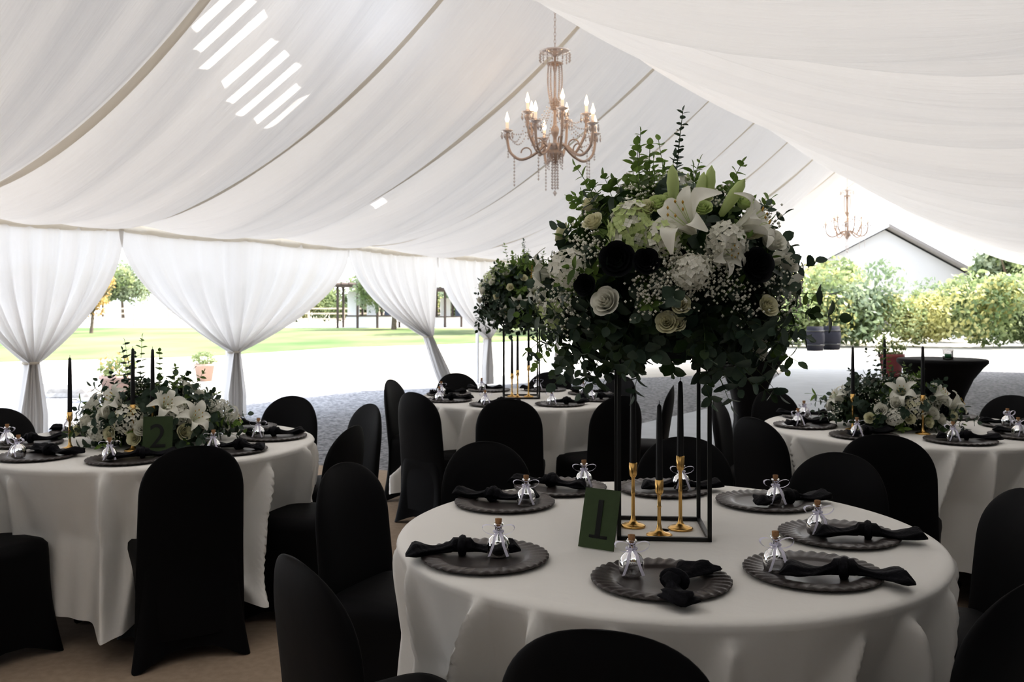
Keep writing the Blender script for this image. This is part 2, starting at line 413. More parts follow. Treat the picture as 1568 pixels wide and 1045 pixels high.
# ------------------------------------------------------------------ tables
TOP = 0.76
def tablecloth_mesh(seed):
    r2 = random.Random(seed); mb = MB(); N = 600
    nf = r2.choice([19, 20, 21])
    cen = [(k + r2.uniform(-.36, .36)) * 2 * pi / nf for k in range(nf)]
    amp = [r2.uniform(.35, 1.0) for _ in cen]; wid = [r2.uniform(.036, .066) for _ in cen]; lean = [r2.uniform(-.26, .26) for _ in cen]
    st = [r2.uniform(0, .10) for _ in cen]
    ph = [r2.random() * 6.28 for _ in range(6)]
    rings = [(.02, 0, 0), (.25, 0, 0), (.5, 0, 0), (.68, 0, 0), (.74, 0, 0), (.757, .002, 0), (.767, .007, 0.0), (.772, .015, .0)]
    ns = 36
    for i in range(1, ns + 1):
        s = i / ns; rings.append((.772, .015 + s * .64, s))
    V = []
    for (r, dz, s) in rings:
        for j in range(N):
            th = 2 * pi * j / N; f = 0
            if s > 0:
                for c, a, w_, l, s0 in zip(cen, amp, wid, lean, st):
                    if s <= s0: continue
                    d = (th - c - l * s + pi) % (2 * pi) - pi
                    se = (s - s0) / (1 - s0)
                    x = abs(d) / (w_ * (.40 + 1.0 * se)); f += a * math.exp(-x ** 1.4) * se ** .42
            rr = r; zz = TOP - dz
            if s > 0:
                g = math.sin(37 * th + 2 * math.sin(3 * th + ph[1]) + 2 * s)
                rr = r - .085 * min(1, s * 2.2) + .235 * min(f, 1.1) + .006 * g * s
                zz = zz + s * (.06 * (.5 + .5 * math.sin(4 * th + ph[4])) - .03 * f + .02)
            V.append((rr * math.cos(th), rr * math.sin(th), max(.015, zz)))
    F = grid_faces(len(rings), N, False, True)
    F.append(list(range(N))[::-1])
    mb.add(V, F, 0)
    lathe(mb, [(0, TOP - .03), (.67, TOP - .03), (.67, TOP - .006), (0, TOP - .006)], 48, 1)
    lathe(mb, [(.04, .05), (.04, TOP - .03)], 12, 2)
    for k in range(4):
        a = k * pi / 2; tube(mb, [(0, 0, .12), (.3 * math.cos(a), .3 * math.sin(a), .03), (.42 * math.cos(a), .42 * math.sin(a), .02)], .02, 8, 2)
    return mb.mesh('tablecloth', [M_cloth, M_wood, M_metalblk])

T1 = (.44, 2.68); T2 = (-1.75, 4.45); T3 = (.07, 6.6); T4 = (2.17, 5.0)
for i, T in enumerate([T1, T2, T3, T4]):
    place('round_dining_table', tablecloth_mesh(20 + i), (*T, 0), rz=i * 1.1)

# ------------------------------------------------------------------ chair
def chair_mesh():
    mb = MB(); N = 64; V = []
    def sec(th, a, flare, z):
        c, s = math.cos(th), math.sin(th); e = 2 / 5.5
        x = math.copysign(abs(c) ** e, c); y = math.copysign(abs(s) ** e, s)
        cw = abs(math.sin(2 * th)) ** 1.5
        h = a + flare * (.045 * cw - .028 * (1 - cw))
        return (x * h, y * h * 1.02, z), cw
    rings = []
    for a, z in [(.02, .478), (.10, .477), (.16, .472), (.19, .462), (.203, .445), (.205, .42)]:
        rings.append([sec(2 * pi * j / N, a, 0, z)[0] for j in range(N)])
    for i in range(1, 13):
        s = i / 12; row = []
        for j in range(N):
            (x, y, z), cw = sec(2 * pi * j / N, .205 - .012 * math.sin(pi * s), s ** .9, .42 * (1 - s))
            z = z + s * .055 * (1 - cw) * s
            row.append((x, y, max(z, 0.0)))
        rings.append(row)
    F = grid_faces(len(rings), N, False, True); F.append(list(range(N)))
    mb.add(np.array(rings).reshape(-1, 3), F, 0)
    # back
    rows = []; NB = 40; zs = list(np.linspace(.10, .66, 9)) + [.66 + .21 * math.sin(x * pi / 2) for x in np.linspace(.08, 1, 14)]
    for z in zs:
        if z <= .66: w = .212 - .010 * (z - .1) / .56
        else: w = .202 * max(0.0, 1 - ((z - .66) / .2102) ** 2.3) ** (1 / 2.3)
        k = max(0, (z - .42) / .45); yc = -.185 - .075 * k
        th_ = .026 * (1 if z < .66 else max(.12, (1 - ((z - .66) / .2102) ** 3)))
        if z < .42: th_ *= .6
        row = []
        for j in range(NB):
            a = 2 * pi * j / NB; c, s = math.cos(a), math.sin(a)
            x = w * math.copysign(abs(c) ** .55, c); y = th_ * math.copysign(abs(s) ** .8, s)
            row.append((x, yc + y + .055 * (x / .2) ** 2 * .6 * min(1, k + .2), z))
        rows.append(row)
    F = grid_faces(len(rows), NB, False, True); F.append([(len(rows) - 1) * NB + j for j in range(NB)][::-1])
    mb.add(np.array(rows).reshape(-1, 3), F, 0)
    return mb.mesh('chair_cover', [M_spandex])
ME_CHAIR = chair_mesh()
def chair(px, py, T, twist=0):
    d = norm((T[0] - px, T[1] - py)); ang = math.atan2(-d[0], d[1]) + twist
    d2 = (-math.sin(ang), math.cos(ang))
    place('banquet_chair', ME_CHAIR, (px + d2[0] * .24, py + d2[1] * .24, 0), rz=ang)
for p in [(-.58, 3.18), (-.46, 2.0), (.16, 1.56), (1.03, 1.84), (1.53, 2.72), (1.22, 3.4), (.72, 3.82), (-.115, 3.68)]: chair(*p, T1)
for p in [(-1.25, 3.60), (-.74, 4.19), (-.80, 5.12), (-1.34, 5.57), (-2.15, 5.5), (-2.75, 4.9), (-2.25, 3.45)]: chair(*p, T2)
for p in [(-.62, 5.85), (-.02, 5.42), (.66, 5.62), (1.10, 6.35), (.86, 7.2), (.32, 7.62), (-.46, 7.5), (-.90, 6.85)]: chair(*p, T3)
for p in [(1.20, 4.52), (1.22, 5.42), (1.70, 5.98), (2.5, 6.1), (3.08, 5.62), (3.2, 4.8), (1.60, 3.92), (2.62, 3.90)]: chair(*p, T4)

# ------------------------------------------------------------------ place settings
def charger_mesh():
    mb = MB(); N = 216
    prof = [(0, .004), (.05, .004), (.100, .004), (.106, .0055), (.112, .009), (.118, .0105), (.126, .0115), (.135, .012), (.145, .013), (.153, .0135), (.160, .0135), (.165, .012), (.166, .009), (.160, .006), (.110, .001), (0, .000)]
    V = []
    for k, (r, z) in enumerate(prof):
        for j in range(N):
            th = 2 * pi * j / N; rr, zz = r, z
            if .116 < r and k < 13:
                t = (r - .116) / .05
                w = math.sin(36 * th + 4.0 * t)
                zz += .0020 * w * min(1, t * 1.6); rr += .0007 * w * t
            V.append((rr * math.cos(th), rr * math.sin(th), zz))
    mb.add(V, grid_faces(len(prof), N, False, True), 0)
    return mb.mesh('charger', [M_charger])
def napkin_mesh(seed):
    r2 = random.Random(seed); mb = MB(); NX = 34; NC = 20; V = []
    cur = r2.uniform(-.03, .03)
    for i in range(NX):
        x = -1 + 2 * i / (NX - 1); ax = abs(x)
        w = .010 + .030 * min(1, ax * 1.3) ** 1.1 + (.006 * math.sin(9 * x + seed)); h = .012 + .004 * math.cos(7 * x)
        if ax < .16: w = .022; h = .019
        if ax > .86: w *= 1 - .75 * ((ax - .86) / .14); h *= 1 - .8 * ((ax - .86) / .14)
        yc = cur * (x * x) * 2 + .008 * math.sin(4 * x + seed)
        for j in range(NC):
            a = 2 * pi * j / NC
            pl = 1 + .22 * math.sin(5 * a + 2.5 * x * (2 if ax > .2 else 0) + seed) * (1 if ax > .16 else .3)
            V.append((x * .15, yc + w * math.cos(a) * pl, max(.0, h * .9 + h * math.sin(a) * pl) + (.004 * ax)))
    F = grid_faces(NX, NC, False, True); F.append(list(range(NC))); F.append([(NX - 1) * NC + j for j in range(NC)][::-1])
    mb.add(V, F, 0)
    path = [(.012 * math.cos(a) * .4 + .0, .026 * math.cos(a), .016 + .017 * math.sin(a)) for a in np.linspace(0, 2 * pi, 17)]
    tube(mb, path, .011, 8, 0)
    return mb.mesh('napkin', [M_napkin])
def bottle_mesh():
    mb = MB()
    lathe(mb, [(0, .0), (.017, 0), (.023, .004), (.0255, .014), (.0255, .028), (.020, .040), (.010, .049), (.008, .056), (.008, .066), (.0105, .067), (.0105, .072), (.006, .072)], 28, 0)
    lathe(mb, [(0, .060), (.0062, .060), (.0075, .082), (0, .083)], 14, 1)
    # ribbon
    tube(mb, [(.0098 * math.cos(a), .0098 * math.sin(a), .055) for a in np.linspace(0, 2 * pi, 15)], .0028, 6, 2)
    def ribbon(pts, w, up):
        pts = np.array(pts); V = []
        for p in pts: V += [p - np.array(up) * w, p + np.array(up) * w]
        mb.add(V, grid_faces(len(pts), 2), 2)
    for sx in (-1, 1):
        L = []
        for a in np.linspace(0, 2 * pi, 13):
            L.append((sx * (.018 - .017 * math.cos(a)), -.011, .057 + .010 * math.sin(a) + .004 * (1 - math.cos(a))))
        ribbon(L, .0045, (0.2 * sx, 1, .0))
        ribbon([(sx * .003, -.012, .054), (sx * .008, -.022, .046), (sx * .011, -.028, .032), (sx * .016, -.029, .018), (sx * .02, -.03, .008)], .003, (1, .0, .3))
    return mb.mesh('favor_bottle', [M_glass, M_cork, M_ribbon])
ME_CH = charger_mesh(); ME_NP = [napkin_mesh(s) for s in (1, 2, 3)]; ME_BT = bottle_mesh()
def setting(x, y, na, nx=0, ny=0, bx=0, by=0, bro=0):
    place('charger_plate', ME_CH, (x, y, TOP + .0008), rz=rng.random())
    place('black_napkin', rng.choice(ME_NP), (x + nx, y + ny, TOP + .0065 if math.hypot(nx, ny) < .02 else TOP + .012), rz=na)
    place('favor_bottle', ME_BT, (x + bx, y + by, TOP + .006 if math.hypot(bx, by) < .07 else TOP + .0065), rz=bro, scale=1.2)
#   x, y, napkin angle, napkin off, bottle off
for a in [(-.024, 3.03, 2.9, -.04, .03, .07, -.045), (.173, 3.28, 2.7, -.03, .03, .085, .0), (.54, 3.26, .1, .06, .0, .06, -.02), (.846, 3.04, .35, .07, -.01, .015, -.05),
          (.928, 2.60, -.15, .07, -.035, -.06, .0), (.735, 2.24, -.25, .06, -.05, -.09, .0), (.353, 2.17, 1.2, .02, -.07, -.065, .035), (-.07, 2.37, .15, -.06, .03, .035, .005)]:
    setting(*a)
for T, off in ((T2, .2), (T3, .45), (T4, .0)):
    for k in range(8):
        a = off + k * pi / 4; x, y = T[0] + .57 * math.cos(a), T[1] + .57 * math.sin(a)
        tw = rng.uniform(-.5, .5)
        setting(x, y, tw, .05 * math.cos(a + 1.5), .04, -.06 * math.cos(tw), -.05, rng.uniform(-.4, .4))

# ------------------------------------------------------------------ centerpieces
def stand_mesh(w=.25, h=.52):
    mb = MB(); t = .0055; a = w / 2
    for sx in (-1, 1):
        for sy in (-1, 1): box(mb, (sx * a - t, sy * a - t, 0), (sx * a + t, sy * a + t, h))
    for z in (t, h - t):
        for s in (-1, 1):
            box(mb, (-a - t, s * a - t, z - t), (a + t, s * a + t, z + t)); box(mb, (s * a - t, -a - t, z - t), (s * a + t, a + t, z + t))
    box(mb, (-.09, -a, h - 2 * t), (-.08, a, h)); box(mb, (.08, -a, h - 2 * t), (.09, a, h))
    lathe(mb, [(0, h), (.11, h), (.13, h + .05), (.10, h + .09), (0, h + .1)], 24, 0)
    return mb.mesh('flower_stand', [M_metalblk], smooth=False)
ME_STAND = stand_mesh(); ME_TALL = tall_flowers(); ME_LOW = low_flowers()
for T, rz, sc in ((T1, .0, 1.0), (T3, 1.9, .84)):
    e = bpy.data.objects.new('tall_floral_centerpiece', None); scene.collection.objects.link(e)
    e.location = (T[0] - .005, T[1], TOP + .001); e.rotation_euler = (0, 0, rz)
    place('metal_stand', ME_STAND, (0, 0, 0), rz=-.08 if rz == 0 else -.3, parent=e)
    place('flower_arrangement', ME_TALL, (.01, 0, .73), scale=sc, parent=e)
place('low_floral_centerpiece', ME_LOW, (T2[0] + .02, T2[1] - .02, TOP + .055), rz=0.0, scale=1.08)
place('low_floral_centerpiece', ME_LOW, (T4[0] - .11, T4[1] - .02, TOP + .055), rz=0.25, scale=1.0)

def candlestick(x, y, hh, hc=.245, z=TOP, rot=0):
    mb = MB()
    lathe(mb, [(0, .0), (.036, 0), (.037, .004), (.030, .008), (.014, .012), (.008, .020), (.0055, .035), (.005, hh * .5), (.0065, hh * .52), (.005, hh * .55), (.005, hh - .045),
               (.009, hh - .04), (.012, hh - .032), (.012, hh), (.010, hh + .001)], 28, 0)
    lathe(mb, [(.0105, hh - .02), (.0105, hh), (.0085, hh + hc * .8), (.0065, hh + hc), (.002, hh + hc + .006), (0, hh + hc + .007)], 18, 1)
    tube(mb, [(0, 0, hh + hc), (0, 0, hh + hc + .016)], .0009, 4, 1)
    place('taper_candlestick', mb.mesh('candlestick', [M_gold, M_candle]), (x, y, z + .001))
candlestick(.36, 2.72, .19, .22); candlestick(.42, 2.61, .16, .21); candlestick(.495, 2.69, .215, .215)
candlestick(T2[0] - .28, T2[1] - .25, .17); candlestick(T2[0] + .03, T2[1] - .30, .21, .25); candlestick(T2[0] + .10, T2[1] - .25, .215, .24)
candlestick(T3[0] - .03, T3[1] - .05, .20); candlestick(T3[0] + .05, T3[1] + .03, .23); candlestick(T3[0] - .07, T3[1] + .05, .17)
candlestick(T4[0] - .36, T4[1] - .14, .19); candlestick(T4[0] - .06, T4[1] - .30, .2); candlestick(T4[0] - .02, T4[1] + .28, .22)

def number_sign(ch, x, y, rz, w=.105, h=.16, lean=.3):
    mb = MB(); box(mb, (-w / 2, -.002, 0), (w / 2, .002, h), 0)
    cu = bpy.data.curves.new('num', 'FONT'); cu.body = ch; cu.size = .15; cu.align_x = 'CENTER'; cu.extrude = .0008
    to = bpy.data.objects.new('num_tmp', cu); scene.collection.objects.link(to); bpy.context.view_layer.update()
    me = bpy.data.meshes.new_from_object(to.evaluated_get(bpy.context.evaluated_depsgraph_get()))
    V = np.array([v.co[:] for v in me.vertices]); V = np.stack([V[:, 0], -.003 - V[:, 2], V[:, 1] + .028], 1)
    mb.add(V, [list(p.vertices) for p in me.polygons], 1)
    bpy.data.objects.remove(to)
    if ch == '1':   # serifs
        box(mb, (-.024, -.0034, .028), (.030, -.0022, .036), 1)
    # easel leg
    tube(mb, [(0, .004, h * .6), (0, .06, .022)], .0025, 5, 1)
    place('table_number_sign', mb.mesh('number_sign', [M_sign, M_ink], smooth=False), (x, y, TOP + .003), rz=rz, rx=-lean)
number_sign('1', .225, 2.46, -.55)
number_sign('2', T2[0] + .18, T2[1] - .40, .22, .125, .165, .16)

# ------------------------------------------------------------------ tent geometry
TH = math.radians(31.43); S_, C_ = math.sin(TH), math.cos(TH)
NL, NRG, NRR = -9.07, -4.20, 0.67   # left eave, ridge, right eave offsets
ZE, ZR = 2.355, 4.435
TA, TB = -3.6, 24.4
def W(n, t, z): return (C_ * n + S_ * t, -S_ * n + C_ * t, z)
def ceil_z(n, t):
    left = n < NRG
    q = (n - NL) / 4.87 if left else (NRR - n) / 4.87
    q = min(1, max(0, q)); bay = (t - TA) / 2.0; k = math.floor(bay); u = bay - k
    rr = random.Random(k * 7 + (1 if left else 2)); var = rr.uniform(-.04, .06)
    arch = 4 * q * (1 - q)
    z = ZE + (ZR - ZE) * q - (.52 if left else .38) * arch * (1 - (.15 if left else .5) * (q - .5))
    z -= ((.26 if left else .26) + var) * (math.sin(pi * u) ** .7) * min(1, arch ** (.6 if left else 1.0))
    g = min(1, arch * 1.5)
    z += g * (.022 * math.sin(11 * t + 2.2 * math.sin(2.6 * q + k)) + .015 * math.sin(23 * t + 3 * q + 1.7 * k) * (0.4 + .6 * q) + .036 * math.sin(5.2 * t + 5 * q + k))
    return z
nt_ = 700; nq = 44
for nm, n0, n1 in (('ceiling', NL, NRG), ('ceiling', NRG, NRR)):
    ts = np.linspace(TA, TB, nt_); ns_ = np.linspace(n0, n1, nq)
    P = np.zeros((nt_, nq, 3)); U = np.zeros((nt_, nq, 2))
    for i, t in enumerate(ts):
        for j, n in enumerate(ns_):
            P[i, j] = W(n, t, ceil_z(n, t)); U[i, j] = (t, n)
    grid_obj(nm, P, U, [M_liner])
# seam webbing strips + gable edging
mb = MB()
for k in range(15):
    t = TA + 2 * k; wd = .028 if 0 < k < 14 else .07
    for n0, n1 in ((NL, NRG), (NRG, NRR)):
        V = []
        for n in np.linspace(n0, n1, 44):
            z = ceil_z(n, t)
            for dt, dz in ((-wd, -.012), (-wd * .6, -.030), (0, -.036), (wd * .6, -.030), (wd, -.012)): V.append(W(n, t + dt, min(z, ceil_z(n, t + dt)) + dz))
        mb.add(V, grid_faces(44, 5), 0)
place('trim_1', mb.mesh('seam_strips', [M_seam]))
# eave band: gathered valance, slightly scalloped
mb = MB()
for n0 in (NL, NRR):
    rows = []
    for t in np.linspace(TA, TB, 900):
        bu = ((t - TA) / 2) % 1; sc = .035 * math.sin(pi * bu); rp = .008 * math.sin(t * 38) + .006 * math.sin(t * 23)
        sg = 1 if n0 == NL else -1
        rows.append([W(n0 + sg * (dx + rp * kk), t, z) for dx, z, kk in ((.0, ZE + .04 - sc, 0), (.045, ZE + .02 - sc, 1), (.060, ZE - .03 - sc, 1), (.05, ZE - .085 - sc, 1), (.02, ZE - .10 - sc, 1), (-.03, ZE - .09 - sc, 0))])
    mb.add(np.array(rows).reshape(-1, 3), grid_faces(900, 6), 0)
place('trim_2', mb.mesh('eave_band', [M_seam]))

# outer roof with slots added to cast sun patches on the liner; a share of the light passes the white vinyl
def roofmat():
    m, nt, out = newmat('roof_vinyl')
    d = nt.nodes.new('ShaderNodeBsdfDiffuse'); d.inputs[0].default_value = (.8, .8, .82, 1)
    t = nt.nodes.new('ShaderNodeBsdfTransparent'); t.inputs[0].default_value = (.99, .97, .94, 1)
    mx = nt.nodes.new('ShaderNodeMixShader'); mx.inputs[0].default_value = .125
    nt.links.new(d.outputs[0], mx.inputs[1]); nt.links.new(t.outputs[0], mx.inputs[2]); nt.links.new(mx.outputs[0], out.inputs[0])
    return m
M_roof = roofmat()
sun_dir = norm((.579, .277, .766))
def roof_z(n):
    q = (n - NL) / 4.87 if n < NRG else (NRR - n) / 4.87
    return ZE + .10 + 2.12 * q
def to_roof(n, t):   # follow the sun from a spot on the liner up to the outer roof
    z = ceil_z(n, t); x, y, _ = W(n, t, 0); k = 0
    while k < 3:
        px, py, pz = x + sun_dir[0] * k, y + sun_dir[1] * k, z + sun_dir[2] * k
        nn = C_ * px - S_ * py; tt = S_ * px + C_ * py
        if pz >= roof_z(nn): return nn, tt
        k += .01
    return nn, tt
slots = []
for i in range(8):
    n, t = -5.28 - .065 * i, 4.50 + .165 * i
    nn, tt = to_roof(n, t); hl = [.14, .2, .24, .22, .24, .24, .2, .13][i]
    slots.append((nn - hl, nn + hl, tt - .042, tt + .042))
nn, tt = to_roof(-7.1, 8.55); slots.append((nn - .10, nn + .10, tt - .07, tt + .07))
nc = np.unique([NL - .15, NRG] + [s[0] for s in slots] + [s[1] for s in slots])
tc_ = np.unique([TA, TB + .1] + [s[2] for s in slots] + [s[3] for s in slots])
V = [W(n, t, roof_z(n)) for n in nc for t in tc_]; F = []
for i in range(len(nc) - 1):
    for j in range(len(tc_) - 1):
        cn, ct = (nc[i] + nc[i + 1]) / 2, (tc_[j] + tc_[j + 1]) / 2
        if any(s[0] < cn < s[1] and s[2] < ct < s[3] for s in slots): continue
        a = i * len(tc_) + j; F.append([a, a + 1, a + len(tc_) + 1, a + len(tc_)])
mb = MB(); mb.add(V, F, 0)
mb.add([W(NRG, TA, roof_z(NRG)), W(NRG, TB + .1, roof_z(NRG)), W(NRR + .15, TB + .1, roof_z(NRR) - .06), W(NRR + .15, TA, roof_z(NRR) - .06)], [[0, 1, 2, 3]], 0)
place('roof', mb.mesh('outer_roof', [M_roof], smooth=False))

# unseen fabric walls right and back, added to block sun, dark to cut fill
def pleat(s): return .018 * math.sin(s * 34) + .012 * math.sin(s * 21 + 1)
ts = np.linspace(TA, TB - .1, 900); P = np.zeros((900, 3, 3)); U = np.zeros((900, 3, 2))
for i, t in enumerate(ts):
    for j, z in enumerate((0, 1.2, ZE + .05)): P[i, j] = W(NRR + .06 + pleat(t), t, z); U[i, j] = (t, z)
grid_obj('sun_block_wall_right', P, U, [M_blockwall])
ns_ = np.linspace(NL, NRR, 400); P = np.zeros((400, 3, 3)); U = np.zeros((400, 3, 2))
for i, n in enumerate(ns_):
    zt = roof_z(n)
    for j, z in enumerate((0, zt * .5, zt - .02)): P[i, j] = W(n, TA - .04 + pleat(n), z); U[i, j] = (n, z)
grid_obj('fill_block_wall_back', P, U, [M_blockwall])

# tied curtains on left side
def curtain(ta, tb, tt, tail=0.0, ztie=.86, seed=0):
    r2 = random.Random(seed); nu = 110; zt = ZE - .06
    hs = [zt - (zt - ztie) * s for s in np.linspace(0, 1, 26)] + list(np.linspace(ztie, 0.01, 12))[1:]
    P = np.zeros((nu, len(hs), 3)); U = np.zeros((nu, len(hs), 2)); ph = r2.random() * 6
    for j, z in enumerate(hs):
        for i in range(nu):
            u = i / (nu - 1)
            if z >= ztie:
                s = (zt - z) / (zt - ztie); k = 1 - s ** 2.0
                tl, tr = tt + (ta - tt) * k - .055, tt + (tb - tt) * k + .055
                t = tl + (tr - tl) * u
                amp = .016 + .045 * s
            else:
                s2 = (ztie - z) / ztie; wd = .055 + .09 * min(1, s2 * 1.6)
                t = tt + tail * s2 + (u - .5) * 2 * wd; amp = .052
            d = amp * math.sin(u * 2 * pi * 8 + ph + .9 * math.sin(3 * u)) + .4 * amp * math.sin(u * 2 * pi * 19 + 1)
            P[i, j] = W(NL + .02 + d, t, z); U[i, j] = (u * (tb - ta) * .5, z)
    e = bpy.data.objects.new('tied_curtain', None); scene.collection.objects.link(e)
    o = grid_obj('curtain_panel', P, U, [M_curtain]); o.parent = e
    m2 = MB(); pts = [(W(NL + .02 + .062 * math.sin(a), tt + .075 * math.cos(a), ztie)) for a in np.linspace(0, 2 * pi, 21)]
    tube(m2, pts, .014, 8, 0); place('tie_band', m2.mesh('tie_band', [M_seam]), parent=e)
for i, c in enumerate([(-3.4, -.1, -1.8), (0, 2.3, 1.2), (2.35, 4.35, 3.4), (4.42, 6.40, 5.40), (6.45, 10.15, 8.05), (10.25, 12.40, 12.15, .6), (12.46, 15.0, 13.95, 0), (15.1, 18.0, 16.5), (18.1, 21.0, 19.6), (21.1, 24.2, 22.7)]):
    curtain(c[0], c[1], c[2], tail=(c[3] if len(c) > 3 else 0), seed=i, ztie=.92 if i in (5,) else .84)
mb = MB(); lathe(mb, [(.03, 0), (.03, ZE - .08)], 14, 0); lathe(mb, [(0, .0), (.11, 0), (.11, .012), (.03, .015)], 14, 0); ME_POST = mb.mesh('tent_post', [M_post])
for n, t in [(NL - .16, -3.5), (NL - .16, 1.2), (NL - .16, 8.12), (NL - .16, 13.9), (NL - .16, 20.5), (NL - .16, TB + .1), (NRR - .06, TB + .1)]:
    place('tent_post', ME_POST, W(n, t, 0))

# ------------------------------------------------------------------ chandeliers
def chandelier_mesh(chain):
    mb = MB(); B, X, SL, BU = 0, 1, 2, 3
    lathe(mb, [(0, .30), (.015, .31), (.03, .34), (.065, .38), (.075, .42), (.05, .45), (.02, .47), (.018, .56), (.035, .60), (.04, .64), (.018, .68), (.014, .80), (.028, .85), (.03, .90), (.013, .95), (.012, 1.18), (.02, 1.22), (.02, 1.26), (.012, 1.30), (.012, 1.40), (0, 1.42)], 20, B)
    lathe(mb, [(.05, .43), (.085, .455), (.11, .49), (.105, .492), (.075, .46)], 20, X)
    lathe(mb, [(.012, 1.33), (.08, 1.36), (.145, 1.37), (.15, 1.385), (.08, 1.385), (.012, 1.40)], 24, X)
    lathe(mb, [(.012, 1.24), (.06, 1.255), (.075, 1.27), (.012, 1.275)], 20, B)
    for k in range(18):
        a = k / 18 * 2 * pi
        for d in range(3): octa(mb, (.145 * math.cos(a), .145 * math.sin(a), 1.352 - .028 * d), .0100, X, 1.5)
    for k in range(10):   # column strands
        a = k / 10 * 2 * pi
        for d in np.linspace(0, 1, 24):
            r = .065 * (1 - d) + .028 * d + .022 * math.sin(pi * d); octa(mb, (r * math.cos(a), r * math.sin(a), 1.25 - .42 * d), .0105, X, 1.1)
    tips = []
    for k in range(10):
        a = k / 10 * 2 * pi + .2; R, zc = (.46, .62) if k % 2 == 0 else (.30, .76)
        ctrl = [(.03, .44), (.10, .50), (.19, .40), (R * .72, .34 + (zc - .62) * .7), (R * .95, .42 + (zc - .62)), (R, zc - .08), (R, zc)]
        ctrl = np.array(ctrl); tt = np.linspace(0, len(ctrl) - 1, 26); pr = np.stack([np.interp(tt, range(len(ctrl)), ctrl[:, 0]), np.interp(tt, range(len(ctrl)), ctrl[:, 1])], 1)
        for _ in range(3): pr[1:-1] = (pr[:-2] + pr[1:-1] * 2 + pr[2:]) / 4
        tube(mb, [(r * math.cos(a), r * math.sin(a), z) for r, z in pr], .0135, 8, B)
        tube(mb, [((R * .6 + .05 * math.cos(b)) * math.cos(a), (R * .6 + .05 * math.cos(b)) * math.sin(a), .42 + .05 * math.sin(b) + (zc - .62) * .5) for b in np.linspace(0, 4.6, 12)], .007, 6, B)
        c = (R * math.cos(a), R * math.sin(a), 0)
        lathe(mb, [(.008, zc - .01), (.03, zc), (.055, zc + .012), (.058, zc + .02), (.03, zc + .012), (.008, zc + .012)], 18, X, c)
        lathe(mb, [(.012, zc + .01), (.02, zc + .02), (.017, zc + .035)], 12, B, c)
        lathe(mb, [(.0150, zc + .02), (.0150, zc + .10), (0, zc + .10)], 12, SL, c)
        lathe(mb, [(.009, zc + .10), (.018, zc + .118), (.020, zc + .13), (.012, zc + .155), (.005, zc + .182), (0, zc + .20)], 12, BU, c)
        for m in range(8):
            b = m / 8 * 2 * pi; bx, by = c[0] + .055 * math.cos(b), c[1] + .055 * math.sin(b)
            octa(mb, (bx, by, zc - .005), .008, X); octa(mb, (bx, by, zc - .038), .012, X, 2.2)
        for d in range(5): octa(mb, (c[0] * .98, c[1] * .98, zc - .13 - .026 * d), .010, X, 1.4)
        tips.append(np.array([c[0], c[1], zc]))
    for k in range(10):
        p, q = tips[k], tips[(k + 1) % 10]
        for d in np.linspace(.05, .95, 15):
            m = p * (1 - d) + q * d; m = m + np.array([0, 0, -.17 * math.sin(pi * d)]); octa(mb, m, .009, X, 1.1)
        for d in np.linspace(.05, .95, 18):    # from column to arm
            m = np.array([.03 * p[0] / .4, .03 * p[1] / .4, .93]) * (1 - d) + p * d; m[2] -= .14 * math.sin(pi * d); octa(mb, m, .009, X, 1.1)
    for k in range(12):
        a = k / 12 * 2 * pi; L = .05 if k % 2 else .09
        for d in range(6): octa(mb, (.075 * math.cos(a), .075 * math.sin(a), .40 - L / 2 * d * .6), .009, X, 1.3)
    for k in range(5):   # long drops under the outer arms
        p = tips[k * 2]
        for d in range(9): octa(mb, (p[0] * .85, p[1] * .85, .37 - .032 * d), .0105, X, 1.5)
    for k in range(6):
        a = k / 6 * 2 * pi
        for d in range(10): octa(mb, (.03 * math.cos(a), .03 * math.sin(a), .33 - .028 * d), .0105, X, 1.4)
    octa(mb, (0, 0, .03), .022, X, 1.4)
    n = int(chain / .035)
    for i in range(n):
        zc = 1.425 + .035 * (i + .5)
        pts = [((.010 * math.cos(b), 0, zc + .022 * math.sin(b)) if i % 2 else (0, .010 * math.cos(b), zc + .022 * math.sin(b))) for b in np.linspace(0, 2 * pi, 11)]
        tube(mb, pts, .0022, 4, B)
    lathe(mb, [(0, 1.42 + chain), (.05, 1.43 + chain), (.06, 1.46 + chain), (0, 1.47 + chain)], 16, B)
    return mb.mesh('chandelier', [M_brass, M_crystal, M_sleeve, M_bulb])
for (x, y, zb, s) in ((.41, 8.73, 2.47, 1.0), (7.40, 20.2, 2.60, 1.0)):
    ch = (ZR - .02) - zb - 1.47
    place('crystal_chandelier', chandelier_mesh(ch), (x, y, zb), rz=.3)

# ------------------------------------------------------------------ cocktail tables
def cocktail_mesh():
    mb = MB(); N = 64; V = []
    prof = [(0, 1.0, 0), (.2, 1.0, 0), (.325, 1.0, 0), (.335, .993, 0), (.335, .97, 0), (.30, .93, .1), (.235, .84, .2), (.175, .70, .3), (.135, .52, .4), (.13, .40, .5), (.15, .25, .7), (.19, .12, .9), (.23, 0.02, 1)]
    for r, z, k in prof:
        for j in range(N):
            a = 2 * pi * j / N; V.append((r * (1 + .16 * k * math.cos(4 * a)) * math.cos(a), r * (1 + .16 * k * math.cos(4 * a)) * math.sin(a), z - (.02 * (math.cos(4 * a)) * k if k == 1 else 0)))
    mb.add(V, grid_faces(len(prof), N, False, True), 0); return mb.mesh('cocktail_table', [M_spandex])
ME_CK = cocktail_mesh()
place('cocktail_table', ME_CK, (3.43, 7.3, 0), rz=.3)
place('cocktail_table', ME_CK, (2.12, 8.2, 0), rz=.8)
